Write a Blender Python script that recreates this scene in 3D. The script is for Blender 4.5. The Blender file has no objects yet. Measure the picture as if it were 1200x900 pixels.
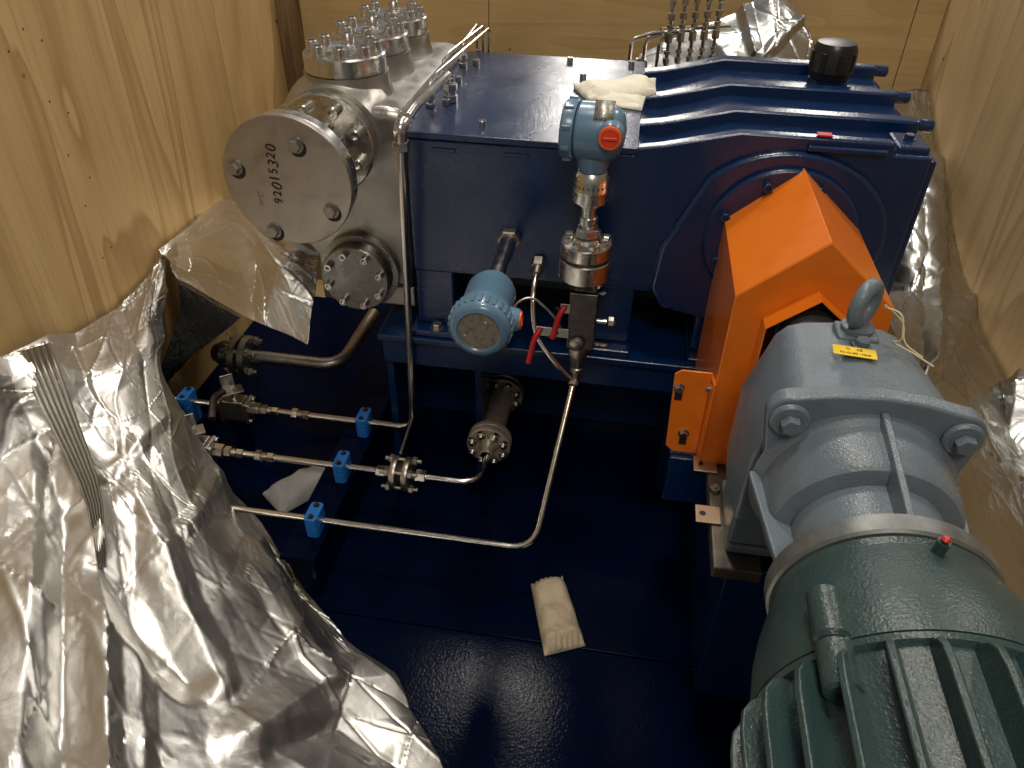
import bpy, bmesh, math, random
import numpy as np
from mathutils import Vector as V, Matrix
random.seed(4)
C = bpy.context.scene.collection
rad = math.radians
# ------------------------------------------------------------------ camera
F, PITCH, YAW, ROLL, CH = 900.0, rad(37), rad(8.5), rad(1.2), 1.45
fw = V((-math.sin(YAW)*math.cos(PITCH), math.cos(YAW)*math.cos(PITCH), -math.sin(PITCH)))
rt0 = V((math.cos(YAW), math.sin(YAW), 0)); up0 = rt0.cross(fw)
rt = rt0*math.cos(ROLL) + up0*math.sin(ROLL); upv = rt.cross(fw)
cam = bpy.data.cameras.new('camera'); cam.sensor_width = 36; cam.lens = F/1200*36
cam.clip_start = .02; cam.clip_end = 100
co = bpy.data.objects.new('camera', cam); C.objects.link(co)
co.matrix_world = Matrix(((rt.x, upv.x, -fw.x, 0), (rt.y, upv.y, -fw.y, 0), (rt.z, upv.z, -fw.z, CH), (0, 0, 0, 1)))
bpy.context.scene.camera = co
def at(x, y, X=None, Y=None, Z=None):      # a point of the photograph on a known plane -> metres
    d = fw + rt*((x-600)/F) - upv*((y-450)/F)
    t = X/d.x if X is not None else (Y/d.y if Y is not None else (Z-CH)/d.z)
    return V((0, 0, CH)) + d*t
# ------------------------------------------------------------------ light
sc = bpy.context.scene
W = bpy.data.worlds.new('World'); sc.world = W; W.use_nodes = True
W.node_tree.nodes['Background'].inputs[0].default_value = (.86, .84, .82, 1)
W.node_tree.nodes['Background'].inputs[1].default_value = .15
def lamp(name, loc, target, sx, sy, power, col):
    l = bpy.data.lights.new(name, 'AREA'); l.shape = 'RECTANGLE'; l.size = sx; l.size_y = sy
    l.energy = power; l.color = col
    o = bpy.data.objects.new(name, l); C.objects.link(o); o.location = loc
    o.rotation_euler = (V(target)-V(loc)).to_track_quat('-Z', 'Y').to_euler()
WARM = (1, .90, .75)
lamp('ceiling_lamp', (-.57, 3.5, 4.2), (-.5, 2.6, 0), .42, .42, 44, (1, .93, .82))
lamp('ceiling_lamp', (-.1, 1.5, 4.2), (-.1, 1.9, .3), .42, .42, 36, WARM)
lamp('ceiling_lamp', (.2, -1.6, 4.0), (-.3, 1.9, .6), .9, .9, 46, WARM)
lamp('ceiling_lamp', (2.6, 4.2, 4.2), (.5, 1.5, 0), .42, .42, 30, (1, .93, .82))
lamp('ceiling_lamp', (-.75, 12, 4.25), (0, 1.6, .9), .8, .8, 42, (1, .95, .88))
lamp('ceiling_lamp', (2.2, 12, 4.4), (0, 1.6, .9), .8, .8, 40, (1, .95, .88))  # unseen far lamp, added for sparkle on the pump top
vs = sc.view_settings
vs.view_transform = 'Standard'; vs.look = 'None'; vs.exposure = .3; vs.gamma = 1; vs.use_curve_mapping = False

# ------------------------------------------------------------------ materials
def mat(name, base, metal=0, rough=.4, bump=None, coat=0, mott=None, rvar=None, spec=.5):
    m = bpy.data.materials.new(name); m.use_nodes = True
    nt = m.node_tree; b = nt.nodes['Principled BSDF']
    b.inputs['Base Color'].default_value = (*base, 1); b.inputs['Metallic'].default_value = metal
    b.inputs['Roughness'].default_value = rough; b.inputs['Coat Weight'].default_value = coat
    b.inputs['Coat Roughness'].default_value = .06; b.inputs['Specular IOR Level'].default_value = spec
    tc = nt.nodes.new('ShaderNodeTexCoord'); L = nt.links.new
    def noise(sc_, det=3):
        n = nt.nodes.new('ShaderNodeTexNoise'); n.inputs['Scale'].default_value = sc_; n.inputs['Detail'].default_value = det
        L(tc.outputs['Object'], n.inputs['Vector']); return n
    if bump:
        prev = None
        for s_, st, di in bump:
            n = noise(s_); bp = nt.nodes.new('ShaderNodeBump'); bp.inputs['Strength'].default_value = st
            bp.inputs['Distance'].default_value = di; L(n.outputs['Fac'], bp.inputs['Height'])
            if prev: L(prev.outputs['Normal'], bp.inputs['Normal'])
            prev = bp
        L(prev.outputs['Normal'], b.inputs['Normal'])
        if coat: L(prev.outputs['Normal'], b.inputs['Coat Normal'])
    if mott:
        s_, c2, lo, hi = mott
        n = noise(s_, 6); r = nt.nodes.new('ShaderNodeMapRange'); r.inputs[1].default_value = lo; r.inputs[2].default_value = hi
        L(n.outputs['Fac'], r.inputs[0]); mx = nt.nodes.new('ShaderNodeMix'); mx.data_type = 'RGBA'
        mx.inputs['A'].default_value = (*base, 1); mx.inputs['B'].default_value = (*c2, 1)
        L(r.outputs[0], mx.inputs['Factor']); L(mx.outputs['Result'], b.inputs['Base Color'])
    if rvar:
        s_, lo, hi = rvar
        n = noise(s_, 5); r = nt.nodes.new('ShaderNodeMapRange'); r.inputs[1].default_value = .3; r.inputs[2].default_value = .7
        r.inputs[3].default_value = lo; r.inputs[4].default_value = hi
        L(n.outputs['Fac'], r.inputs[0]); L(r.outputs[0], b.inputs['Roughness'])
    return m
M = {}
M['blue'] = mat('navy_paint', (.0014, .017, .072), 0, .2, [(260, .22, .002), (28, .1, .004)], .5, rvar=(9, .16, .34))
M['deck'] = mat('shaded_navy_paint', (.0005, .0032, .018), 0, .2, [(190, .2, .002), (16, .05, .004)], 0, (14, (.001, .0035, .014), .45, .8), rvar=(7, .09, .18), spec=.05)  # shade put into the colour: navy darkened and dulled for blocked light
M['orange'] = mat('orange_paint', (.78, .185, .010), 0, .3, [(300, .08, .001), (30, .05, .003)], .3, (20, (.70, .15, .008), .5, .75))
M['grey'] = mat('grey_paint', (.135, .172, .21), 0, .36, [(330, .35, .002), (40, .2, .004)], .1, (22, (.105, .135, .165), .5, .8))
M['green'] = mat('green_paint', (.028, .057, .059), 0, .34, [(300, .4, .002), (45, .25, .004)], .1, (30, (.042, .075, .075), .5, .85))
M['ring'] = mat('bare_grey_metal', (.22, .23, .23), .6, .45, [(300, .15, .001)], mott=(40, (.14, .15, .15), .4, .7))
M['steel'] = mat('machined_steel', (.62, .60, .56), 1, .22, [(120, .04, .001)], rvar=(40, .16, .34))
M['cast'] = mat('ground_steel_block', (.44, .42, .39), 1, .36, [(14, .25, .012), (120, .1, .002)], mott=(11, (.32, .30, .275), .4, .7), rvar=(16, .26, .5))
M['plate'] = mat('rolled_steel_plate', (.50, .46, .42), 1, .36, [(150, .04, .001)], mott=(26, (.36, .33, .30), .5, .8), rvar=(22, .28, .46))
M['tube'] = mat('bright_tube', (.70, .66, .60), 1, .2, rvar=(40, .15, .28))
M['dsteel'] = mat('dull_steel', (.42, .39, .35), 1, .38, [(200, .1, .001)], mott=(60, (.25, .23, .2), .5, .8))
M['fsteel'] = mat('flange_steel', (.58, .55, .50), 1, .28, [(150, .06, .001)], mott=(50, (.40, .37, .33), .5, .8))
M['scover'] = mat('turned_dark_steel', (.24, .23, .22), 1, .26, [(160, .05, .001)], rvar=(50, .2, .36))
M['spool'] = mat('lit_brown_satin_steel', (.36, .31, .25), .45, .34, [(120, .08, .001)], mott=(40, (.25, .21, .165), .45, .75))  # light put into the colour: less metallic, so the spool looks lit in shadow
M['bolt'] = mat('bolt_steel', (.66, .64, .61), 1, .24)
M['dark'] = mat('dark_cavity', (.01, .01, .012), 0, .6)
M['block'] = mat('dark_valve_block', (.12, .11, .105), 1, .42, [(200, .08, .001)], mott=(50, (.2, .18, .16), .5, .8))
M['tblue'] = mat('instrument_blue_paint', (.11, .205, .31), 0, .3, [(200, .1, .001)], .2, (40, (.085, .19, .30), .5, .8))
M['tplate'] = mat('scratched_tan_plate', (.23, .20, .16), .4, .42, [(90, .2, .001)], mott=(120, (.13, .09, .07), .45, .7))
M['nplate'] = mat('engraved_nameplate', (.42, .40, .36), .7, .4, [(400, .3, .001)], mott=(260, (.2, .19, .17), .45, .6))
M['plug'] = mat('orange_plug_plastic', (.85, .13, .03), 0, .35)
M['plugred'] = mat('red_orange_slot', (.75, .06, .02), 0, .4)
M['red'] = mat('red_vinyl', (.42, .012, .018), 0, .35)
M['clamp'] = mat('blue_clamp_plastic', (.015, .16, .55), 0, .42, [(120, .1, .001)])
M['black'] = mat('black_plastic', (.012, .012, .013), 0, .32, [(200, .1, .001)])
M['yellow'] = mat('yellow_label', (.85, .58, .02), 0, .5)
M['ink'] = mat('black_print', (.015, .012, .01), 0, .6)
M['string'] = mat('tag_string', (.62, .55, .36), 0, .8)
M['paper'] = mat('desiccant_paper', (.52, .44, .32), 0, .75, [(60, .4, .006), (300, .2, .001)], mott=(25, (.42, .34, .24), .45, .75))
M['paperw'] = mat('white_paper', (.80, .77, .66), 0, .75, [(50, .4, .006)], mott=(25, (.70, .66, .54), .5, .8))
M['paperg'] = mat('grey_paper', (.40, .40, .39), 0, .75, [(50, .4, .006)], mott=(25, (.30, .30, .29), .5, .8))
M['yel'] = mat('yellow_strap_webbing', (.65, .36, .01), 0, .5)
M['shim'] = mat('brass_shim', (.42, .30, .21), .8, .42, [(80, .1, .001)])
M['rail'] = mat('worn_grey_steel', (.16, .14, .11), .7, .42, [(80, .2, .002)], mott=(30, (.09, .08, .065), .4, .7))
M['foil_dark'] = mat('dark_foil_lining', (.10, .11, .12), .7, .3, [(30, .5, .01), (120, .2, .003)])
M['redcap'] = mat('red_cap', (.5, .02, .02), 0, .4)

def foil(name, base, rough):
    m = bpy.data.materials.new(name); m.use_nodes = True; nt = m.node_tree; L = nt.links.new
    b = nt.nodes['Principled BSDF']; b.inputs['Base Color'].default_value = (*base, 1)
    b.inputs['Metallic'].default_value = 1; b.inputs['Roughness'].default_value = rough
    tc = nt.nodes.new('ShaderNodeTexCoord')
    wn = nt.nodes.new('ShaderNodeTexNoise'); wn.inputs['Scale'].default_value = 9; L(tc.outputs['Object'], wn.inputs['Vector'])
    ad = nt.nodes.new('ShaderNodeVectorMath'); ad.operation = 'MULTIPLY_ADD'; ad.inputs[1].default_value = (.12, .12, .12)
    L(wn.outputs['Color'], ad.inputs[0]); L(tc.outputs['Object'], ad.inputs[2])
    prev = None
    for s_, st, di in ((12, .12, .010), (38, .10, .004)):
        v = nt.nodes.new('ShaderNodeTexVoronoi'); v.feature = 'DISTANCE_TO_EDGE'; v.inputs['Scale'].default_value = s_
        L(ad.outputs[0], v.inputs['Vector'])
        bp = nt.nodes.new('ShaderNodeBump'); bp.inputs['Strength'].default_value = st; bp.inputs['Distance'].default_value = di
        L(v.outputs['Distance'], bp.inputs['Height'])
        if prev: L(prev.outputs['Normal'], bp.inputs['Normal'])
        prev = bp
    n = nt.nodes.new('ShaderNodeTexNoise'); n.inputs['Scale'].default_value = 30; n.inputs['Detail'].default_value = 5; L(tc.outputs['Object'], n.inputs['Vector'])
    bp = nt.nodes.new('ShaderNodeBump'); bp.inputs['Strength'].default_value = .10; bp.inputs['Distance'].default_value = .006
    L(n.outputs['Fac'], bp.inputs['Height']); L(prev.outputs['Normal'], bp.inputs['Normal']); L(bp.outputs['Normal'], b.inputs['Normal'])
    r = nt.nodes.new('ShaderNodeMapRange'); r.inputs[3].default_value = rough-.06; r.inputs[4].default_value = rough+.12
    L(n.outputs['Fac'], r.inputs[0]); L(r.outputs[0], b.inputs['Roughness'])
    return m
M['foil'] = foil('aluminium_barrier_foil', (.64, .63, .61), .37)
M['foilc'] = foil('clear_grey_barrier_foil', (.50, .50, .49), .28)

def plywood(name, c1, c2, axis):
    m = bpy.data.materials.new(name); m.use_nodes = True; nt = m.node_tree; L = nt.links.new
    b = nt.nodes['Principled BSDF']; b.inputs['Roughness'].default_value = .62; b.inputs['Specular IOR Level'].default_value = .25
    tc = nt.nodes.new('ShaderNodeTexCoord')
    def mp(scl):
        k = nt.nodes.new('ShaderNodeMapping'); k.inputs['Scale'].default_value = scl; L(tc.outputs['Object'], k.inputs['Vector']); return k
    g = 1.0; t = {'z': (3.4, 3.4, .45), 'x': (.55, 5, 5)}[axis]
    k = mp(t); n = nt.nodes.new('ShaderNodeTexNoise'); n.inputs['Scale'].default_value = 1.1; n.inputs['Detail'].default_value = 2; n.inputs['Distortion'].default_value = 1.1
    L(k.outputs[0], n.inputs['Vector'])
    mu = nt.nodes.new('ShaderNodeMath'); mu.operation = 'MULTIPLY'; mu.inputs[1].default_value = 5.5; L(n.outputs['Fac'], mu.inputs[0])
    fr = nt.nodes.new('ShaderNodeMath'); fr.operation = 'FRACT'; L(mu.outputs[0], fr.inputs[0])
    cr = nt.nodes.new('ShaderNodeValToRGB'); e = cr.color_ramp.elements
    e[0].color = (*c1, 1); e[1].color = (*c1, 1); e[1].position = 1
    x = e.new(.66); x.color = (*[c1[i]*.72+c2[i]*.28 for i in range(3)], 1); x = e.new(.93); x.color = (*[c1[i]*.30+c2[i]*.70 for i in range(3)], 1)
    L(fr.outputs[0], cr.inputs[0])
    k2 = mp({'z': (60, 60, 2.5), 'x': (2.5, 60, 60)}[axis]); n2 = nt.nodes.new('ShaderNodeTexNoise'); n2.inputs['Scale'].default_value = 1.5; n2.inputs['Detail'].default_value = 6
    L(k2.outputs[0], n2.inputs['Vector'])
    n3 = nt.nodes.new('ShaderNodeTexNoise'); n3.inputs['Scale'].default_value = 2.2; n3.inputs['Detail'].default_value = 4; L(tc.outputs['Object'], n3.inputs['Vector'])
    def mixc(a, c, fac_out, lo, hi, amt):
        r = nt.nodes.new('ShaderNodeMapRange'); r.inputs[1].default_value = lo; r.inputs[2].default_value = hi; r.inputs[4].default_value = amt
        L(fac_out, r.inputs[0]); x = nt.nodes.new('ShaderNodeMix'); x.data_type = 'RGBA'
        L(r.outputs[0], x.inputs['Factor']); L(a, x.inputs['A']); x.inputs['B'].default_value = (*c, 1); return x.outputs['Result']
    c = mixc(cr.outputs[0], c2, n2.outputs['Fac'], .48, .75, .45)
    c = mixc(c, [v*.55 for v in c2], n3.outputs['Fac'], .52, .78, .5)
    # small knots and nail holes
    vo = nt.nodes.new('ShaderNodeTexVoronoi'); vo.inputs['Scale'].default_value = 5.5; L(tc.outputs['Object'], vo.inputs['Vector'])
    r = nt.nodes.new('ShaderNodeMapRange'); r.inputs[1].default_value = .045; r.inputs[2].default_value = .025; r.inputs[4].default_value = .8
    L(vo.outputs['Distance'], r.inputs[0]); x = nt.nodes.new('ShaderNodeMix'); x.data_type = 'RGBA'; L(r.outputs[0], x.inputs['Factor']); L(c, x.inputs['A'])
    x.inputs['B'].default_value = (.05, .028, .012, 1); L(x.outputs['Result'], b.inputs['Base Color'])
    bp = nt.nodes.new('ShaderNodeBump'); bp.inputs['Strength'].default_value = .25; bp.inputs['Distance'].default_value = .003
    L(n2.outputs['Fac'], bp.inputs['Height']); L(bp.outputs['Normal'], b.inputs['Normal'])
    return m
M['ply_l'] = plywood('plywood_left', (.60, .42, .195), (.34, .20, .075), 'z')
M['ply_b'] = plywood('plywood_back', (.50, .35, .165), (.41, .275, .12), 'x')
M['ply_r'] = plywood('plywood_right', (.52, .38, .20), (.32, .21, .11), 'z')
M['lumber'] = plywood('rough_lumber', (.20, .125, .06), (.09, .055, .025), 'z')

# ------------------------------------------------------------------ mesh builder
WL = {}
def fr(d):
    w = V(d).normalized(); a = V((0, 0, 1)) if abs(w.z) < .9 else V((1, 0, 0))
    u = a.cross(w).normalized(); return u, w.cross(u), w
class MB:
    def __init__(s): s.v = []; s.f = []
    def add(s, vs, fs):
        k = len(s.v); s.v += [V(p) for p in vs]; s.f += [[i+k for i in f] for f in fs]; return s
    def lathe(s, o, d, prof, n=28, rot=0, cap=True, ax=None):
        u, v, w = fr(d); o = V(o)
        if ax is not None:
            u = (V(ax)-w*V(ax).dot(w)).normalized(); v = w.cross(u)
        vs = []; fs = []; m = len(prof)
        for t, r in prof:
            for i in range(n):
                a = 2*math.pi*i/n+rot; vs.append(o+w*t+(u*math.cos(a)+v*math.sin(a))*max(r, 1e-5))
        for j in range(m-1):
            for i in range(n):
                i2 = (i+1) % n; fs.append([j*n+i, j*n+i2, (j+1)*n+i2, (j+1)*n+i])
        if cap: fs.append(list(range(n))[::-1]); fs.append([(m-1)*n+i for i in range(n)])
        return s.add(vs, fs)
    def cyl(s, a, b, r, n=24, ch=0):
        a = V(a); b = V(b); L = (b-a).length
        pr = [(0, r), (L, r)] if not ch else [(0, r-ch), (ch, r), (L-ch, r), (L, r-ch)]
        return s.lathe(a, b-a, pr, n)
    def hexa(s, a, b, r, rot=0):
        a = V(a); b = V(b); L = (b-a).length; c = r*.1
        return s.lathe(a, b-a, [(0, r-c), (c, r), (L-c, r), (L, r-c)], 6, rot)
    def box(s, c, h, R=None):
        c = V(c); vs = []
        for z in (-1, 1):
            for x, y in ((-1, -1), (1, -1), (1, 1), (-1, 1)):
                p = V((x*h[0]/2, y*h[1]/2, z*h[2]/2)); vs.append(c+(R @ p if R else p))
        return s.add(vs, [[3, 2, 1, 0], [4, 5, 6, 7], [0, 1, 5, 4], [1, 2, 6, 5], [2, 3, 7, 6], [3, 0, 4, 7]])
    def bx(s, x0, x1, y0, y1, z0, z1): return s.box(((x0+x1)/2, (y0+y1)/2, (z0+z1)/2), (x1-x0, y1-y0, z1-z0))
    def prism(s, pts, off):     # planar polygon of 3D points extruded by a vector
        n = len(pts); off = V(off); vs = [V(p) for p in pts]+[V(p)+off for p in pts]
        return s.add(vs, [list(range(n))[::-1], [n+i for i in range(n)]]+[[i, (i+1) % n, n+(i+1) % n, n+i] for i in range(n)])
    def strip(s, A, B, closed=True):
        n = len(A); return s.add(list(A)+list(B), [[i, (i+1) % n, n+(i+1) % n, n+i] for i in range(n if closed else n-1)])
    def tube(s, pts, r, bend=.03, n=12, seg=6):
        P = [V(p) for p in pts]; Q = [P[0]]
        for i in range(1, len(P)-1):
            a = (P[i-1]-P[i]); b = (P[i+1]-P[i]); la, lb = a.length, b.length; a.normalize(); b.normalize()
            t = min(bend, la*.48, lb*.48); p0 = P[i]+a*t; p2 = P[i]+b*t
            for k in range(seg+1):
                q = k/seg; Q.append(p0*(1-q)**2+P[i]*2*q*(1-q)+p2*q*q)
        Q.append(P[-1]); vs = []; u = None
        for i, p in enumerate(Q):
            d = (Q[min(i+1, len(Q)-1)]-Q[max(i-1, 0)]).normalized()
            if u is None: u = fr(d)[0]
            u = (u-d*u.dot(d)).normalized(); v = d.cross(u)
            for k in range(n):
                a = 2*math.pi*k/n; vs.append(p+(u*math.cos(a)+v*math.sin(a))*r)
        m = len(Q); fs = []
        for j in range(m-1):
            for i in range(n): fs.append([j*n+i, j*n+(i+1) % n, (j+1)*n+(i+1) % n, (j+1)*n+i])
        fs.append(list(range(n))[::-1]); fs.append([(m-1)*n+i for i in range(n)])
        return s.add(vs, fs)
    def torus(s, o, d, R, r, n=28, m=12, a0=0, a1=2*math.pi, ax=None):
        u, v, w = fr(d); o = V(o)
        if ax is not None: u = V(ax).normalized(); v = w.cross(u)
        full = abs(a1-a0-2*math.pi) < 1e-4; vs = []; fs = []; N = n if full else n+1
        for i in range(N):
            a = a0+(a1-a0)*i/n; c = u*math.cos(a)+v*math.sin(a)
            for j in range(m):
                b = 2*math.pi*j/m; vs.append(o+c*(R+r*math.cos(b))+w*r*math.sin(b))
        for i in range(n):
            for j in range(m): fs.append([i*m+j, ((i+1) % N)*m+j, ((i+1) % N)*m+(j+1) % m, i*m+(j+1) % m])
        return s.add(vs, fs)
    def build(s, name, m, parent=None, bevel=0, angle=32, seg=2, solid=0, kind=None, flat=False):
        me = bpy.data.meshes.new(name); o = bpy.data.objects.new(name, me)
        off = WL[parent.name] if parent else V((0, 0, 0))
        if not parent:
            lo = V([min(p[i] for p in s.v) for i in range(3)]); hi = V([max(p[i] for p in s.v) for i in range(3)])
            off = V(((lo.x+hi.x)/2, (lo.y+hi.y)/2, lo.z)); o.location = off
        me.from_pydata([tuple(p-off) for p in s.v], [], s.f)
        bm = bmesh.new(); bm.from_mesh(me); bmesh.ops.remove_doubles(bm, verts=bm.verts, dist=2e-5)
        bmesh.ops.recalc_face_normals(bm, faces=bm.faces); bm.to_mesh(me); bm.free()
        me.materials.append(M[m] if isinstance(m, str) else m)
        me.polygons.foreach_set('use_smooth', [not flat]*len(me.polygons)); me.set_sharp_from_angle(angle=rad(angle))
        C.objects.link(o); WL[o.name] = off.copy()
        if parent: o.parent = parent
        if solid:
            q = o.modifiers.new('thickness', 'SOLIDIFY'); q.thickness = solid; q.offset = 0
        if bevel:
            q = o.modifiers.new('bevel', 'BEVEL'); q.width = bevel; q.segments = seg; q.limit_method = 'ANGLE'; q.angle_limit = rad(40); q.harden_normals = True
        if kind: o['kind'] = kind
        return o
def tag(o, label, cat, group=None):
    o['label'] = label; o['category'] = cat
    if group: o['group'] = group
    return o
def thing(name, label, cat, loc, group=None):
    o = bpy.data.objects.new(name, None); C.objects.link(o); o.location = loc; o.empty_display_size = .05
    WL[o.name] = V(loc); return tag(o, label, cat, group)
# shared fastener meshes, unit size along +Z
UM = {}
def unit(kind, m):
    if (kind, m) in UM: return UM[kind, m]
    b = MB()
    if kind == 'socket':     # radius 1, height 1.6
        b.lathe((0, 0, 0), (0, 0, 1), [(0, .98), (1.45, 1), (1.6, .9), (1.6, .58), (.9, .55)], 20)
    elif kind == 'hexhead':
        b.lathe((0, 0, 0), (0, 0, 1), [(0, 1.25), (.12, 1.25)], 20); b.lathe((0, 0, .12), (0, 0, 1), [(0, 1), (.75, 1), (.9, .86)], 6)
    elif kind == 'stud':
        b.lathe((0, 0, 0), (0, 0, 1), [(0, 1), (.9, 1), (1, .9)], 6); b.lathe((0, 0, 1), (0, 0, 1), [(0, .5), (.5, .5), (.6, .42)], 12)
    o = b.build('fastener', m); me = o.data; bpy.data.objects.remove(o); UM[kind, m] = me; return me
def bolt(name, kind, p, d, r, parent, m='bolt', rot=0):
    me = unit(kind, m); o = bpy.data.objects.new(name, me); C.objects.link(o); o.parent = parent
    u, v, w = fr(d); Rm = Matrix((u, v, w)).transposed().to_4x4() @ Matrix.Rotation(rot, 4, 'Z')
    o.matrix_local = Matrix.Translation(V(p)-WL[parent.name]) @ Rm @ Matrix.Scale(r, 4); return o
def text(s, size, o, ex, ey, m, parent, name='lettering', ext=.0002, shear=0):
    cu = bpy.data.curves.new('t', 'FONT'); cu.body = s; cu.size = size; cu.extrude = ext; cu.align_x = 'CENTER'; cu.align_y = 'CENTER'; cu.shear = shear; cu.resolution_u = 3
    t = bpy.data.objects.new('t', cu); C.objects.link(t); bpy.context.view_layer.update()
    me = bpy.data.meshes.new_from_object(t.evaluated_get(bpy.context.evaluated_depsgraph_get())); bpy.data.objects.remove(t)
    ex = V(ex).normalized(); ey = V(ey).normalized(); ez = ex.cross(ey)
    ob = bpy.data.objects.new(name, me); C.objects.link(ob); me.materials.clear(); me.materials.append(M[m]); ob.parent = parent
    ob.matrix_local = Matrix.Translation(V(o)-WL[parent.name]) @ Matrix((ex, ey, ez)).transposed().to_4x4(); return ob
X, Y, Z = V((1, 0, 0)), V((0, 1, 0)), V((0, 0, 1))

# ------------------------------------------------------------------ setting: crate and floor
XL, XR, YB, ZT, ZB = -1.242, .925, 2.8, 1.46, -.16
o = MB().bx(-4, 4, -4, 6, ZB-.26, ZB-.06).build('workshop_floor', mat('concrete_floor', (.22, .21, .2), 0, .6, [(30, .2, .004)], mott=(4, (.15, .145, .14), .4, .7)), kind='structure'); o['kind'] = 'structure'
o = MB().bx(XL, XR, -.1, YB, ZB-.05, ZB).build('crate_floor', 'ply_r'); o['kind'] = 'structure'
t = thing('crate_wall', 'left plywood wall of the crate with vertical grain behind the blank flange', 'wall', (XL, 1.2, ZB))
MB().bx(XL-.018, XL, -.3, YB+.018, ZB, ZT).build('panel', 'ply_l', t, .002)
for px, py in ((27, 34), (58, 119), (80, 132), (80, 182), (105, 208), (100, 241), (130, 290), (121, 302), (10, 60), (49, 47)):
    q = at(px, py, X=XL); MB().cyl((XL-.002, q.y, q.z), (XL+.0006, q.y, q.z), .0021, 10).build('nail_head', 'ink', t)
p = MB().bx(XL-.07, XL-.019, .55, .65, ZB, ZT).build('batten', 'lumber', t, .003)
MB().bx(XL+.001, XL+.045, YB-.115, YB-.005, ZB, ZT).build('corner_post', 'lumber', t, .004)
t = thing('crate_wall', 'back plywood wall of the crate made of three butted sheets', 'wall', (-.15, YB, ZB))
for a, b_ in ((XL, -.5265), (-.5235, .8365), (.8395, XR)):
    MB().bx(a, b_, YB, YB+.018, ZB, 1.10).build('panel', 'ply_b', t, .0015)
t = thing('crate_wall', 'right plywood wall of the crate beside the crumpled clear foil', 'wall', (XR, 1.2, ZB))
MB().bx(XR, XR+.018, -.3, YB+.018, ZB, ZT).build('panel', 'ply_r', t, .002)
MB().bx(XR+.019, XR+.07, .55, .65, ZB, ZT).build('batten', 'lumber', t, .003)

# ------------------------------------------------------------------ skid
sk = thing('steel_skid', 'dark navy painted steel skid deck carrying the pump and motor', 'skid', (-.15, 1.2, ZB))
MB().bx(-1.23, .80, .25, .992, -.012, 0).build('deck_plate', 'deck', sk, .002)
MB().bx(-1.23, .80, .995, 2.3, -.012, 0).build('deck_plate', 'deck', sk, .002)
MB().bx(-1.23, -1.16, .25, 2.3, ZB, -.013).bx(.73, .80, .25, 2.3, ZB, -.013).bx(-1.16, .73, .25, .32, ZB, -.013).bx(-1.16, .73, 2.23, 2.3, ZB, -.013).build('base_beam', 'blue', sk, .004)
ZL = .44
pd = MB().bx(-.545, .60, 1.46, 2.15, ZL-.016, ZL).build('pedestal_top', 'blue', sk, .003)
MB().bx(-.540, .595, 1.478, 1.49, ZL-.09, ZL-.017).build('pedestal_flange', 'blue', sk, .002)
MB().bx(-.543, -.525, 1.50, 2.14, .001, ZL-.017).build('pedestal_leg', 'blue', sk, .002)
MB().bx(-.318, -.300, 1.50, 2.14, .001, ZL-.017).build('pedestal_leg', 'blue', sk, .002)
MB().bx(.165, .60, 1.52, 2.14, .001, ZL-.017).build('pedestal_leg', 'blue', sk, .003)
MB().bx(-.524, -.319, 1.74, 1.752, .001, ZL-.017).build('pedestal_web', 'blue', sk, .002)
MB().bx(-.299, .164, 1.77, 1.782, .001, ZL-.017).build('pedestal_web', 'blue', sk, .002)
MB().bx(-.299, -.19, 1.74, 1.80, .28, .30).build('gusset', 'blue', sk, .002)
# cross rail for the tube clamps
rl = MB().bx(-.665, -.585, 1.03, 1.62, .108, .12).bx(-.597, -.585, 1.03, 1.62, .0, .108).build('clamp_rail', 'deck', sk, .002)
# plinth under motor and gear unit
MB().prism([(.25, .93, .001), (.25, 1.46, .001), (.25, 1.46, .395), (.25, .93, .395)], (.42, 0, 0)).build('motor_plinth', 'blue', sk, .004)
MB().bx(.145, .249, 1.17, 1.30, .30, .42).build('bracket_block', 'blue', sk, .004)

# ------------------------------------------------------------------ pump
PY0, PY1 = 1.50, 2.14
pu = thing('plunger_pump', 'navy blue three cylinder plunger pump filling the back of the skid', 'pump', (-.1, 1.82, ZL))
# crankcase side profile along X (top line), body between PY0 and PY1
def topz(x):
    if x < .06: return .903
    if x < .20: return .903+(x-.06)/.14*.036
    return .939
def ribz(x): return topz(x)+.023
base = [(.559, .62), (.545, .60), (-.455, .60), (-.455, .905), (.008, .905)]
front = base+[(.012, .918), (.065, ribz(.065)), (.205, ribz(.205)), (.485, ribz(.4)), (.490, .940), (.559, .940)]
MB().prism([(x, PY0, z) for x, z in front], (0, .028, 0)).build('front_wall', 'blue', pu, .006, seg=3)
rear = base+[(.03, .896), (.06, .896), (.20, .936), (.559, .936)]
MB().prism([(x, PY0+.0285, z) for x, z in rear], (0, PY1-PY0-.03, 0)).build('crankcase', 'blue', pu, .004, seg=2)
# four raised ribs running over the crankcase
for k, (ya, yb, xe) in enumerate(((1.640, 1.678, .565), (1.830, 1.868, .565), (2.045, 2.085, .565))):
    xx = [.01, .065, .205, xe]; pts = [(x, ya, ribz(x)-(.007 if x < .03 else 0)) for x in xx]+[(xe, ya, .92), (.2, ya, .92), (.06, ya, .88), (.01, ya, .88)]
    r_ = MB().prism(pts, (0, yb-ya, 0)).build('rib', 'blue', pu, .006, seg=3)
    MB().cyl((xe-.01, (ya+yb)/2, ribz(xe)-.012), (xe+.03, (ya+yb)/2, ribz(xe)-.012), .013, 16, .003).build('bolt_boss', 'blue', r_)
MB().bx(.495, .556, 1.515, 1.60, .93, .9525).build('corner_pad', 'blue', pu, .006)
bolt('plug', 'hexhead', (.525, 1.56, .9525), Z, .010, pu, 'blue')
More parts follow.
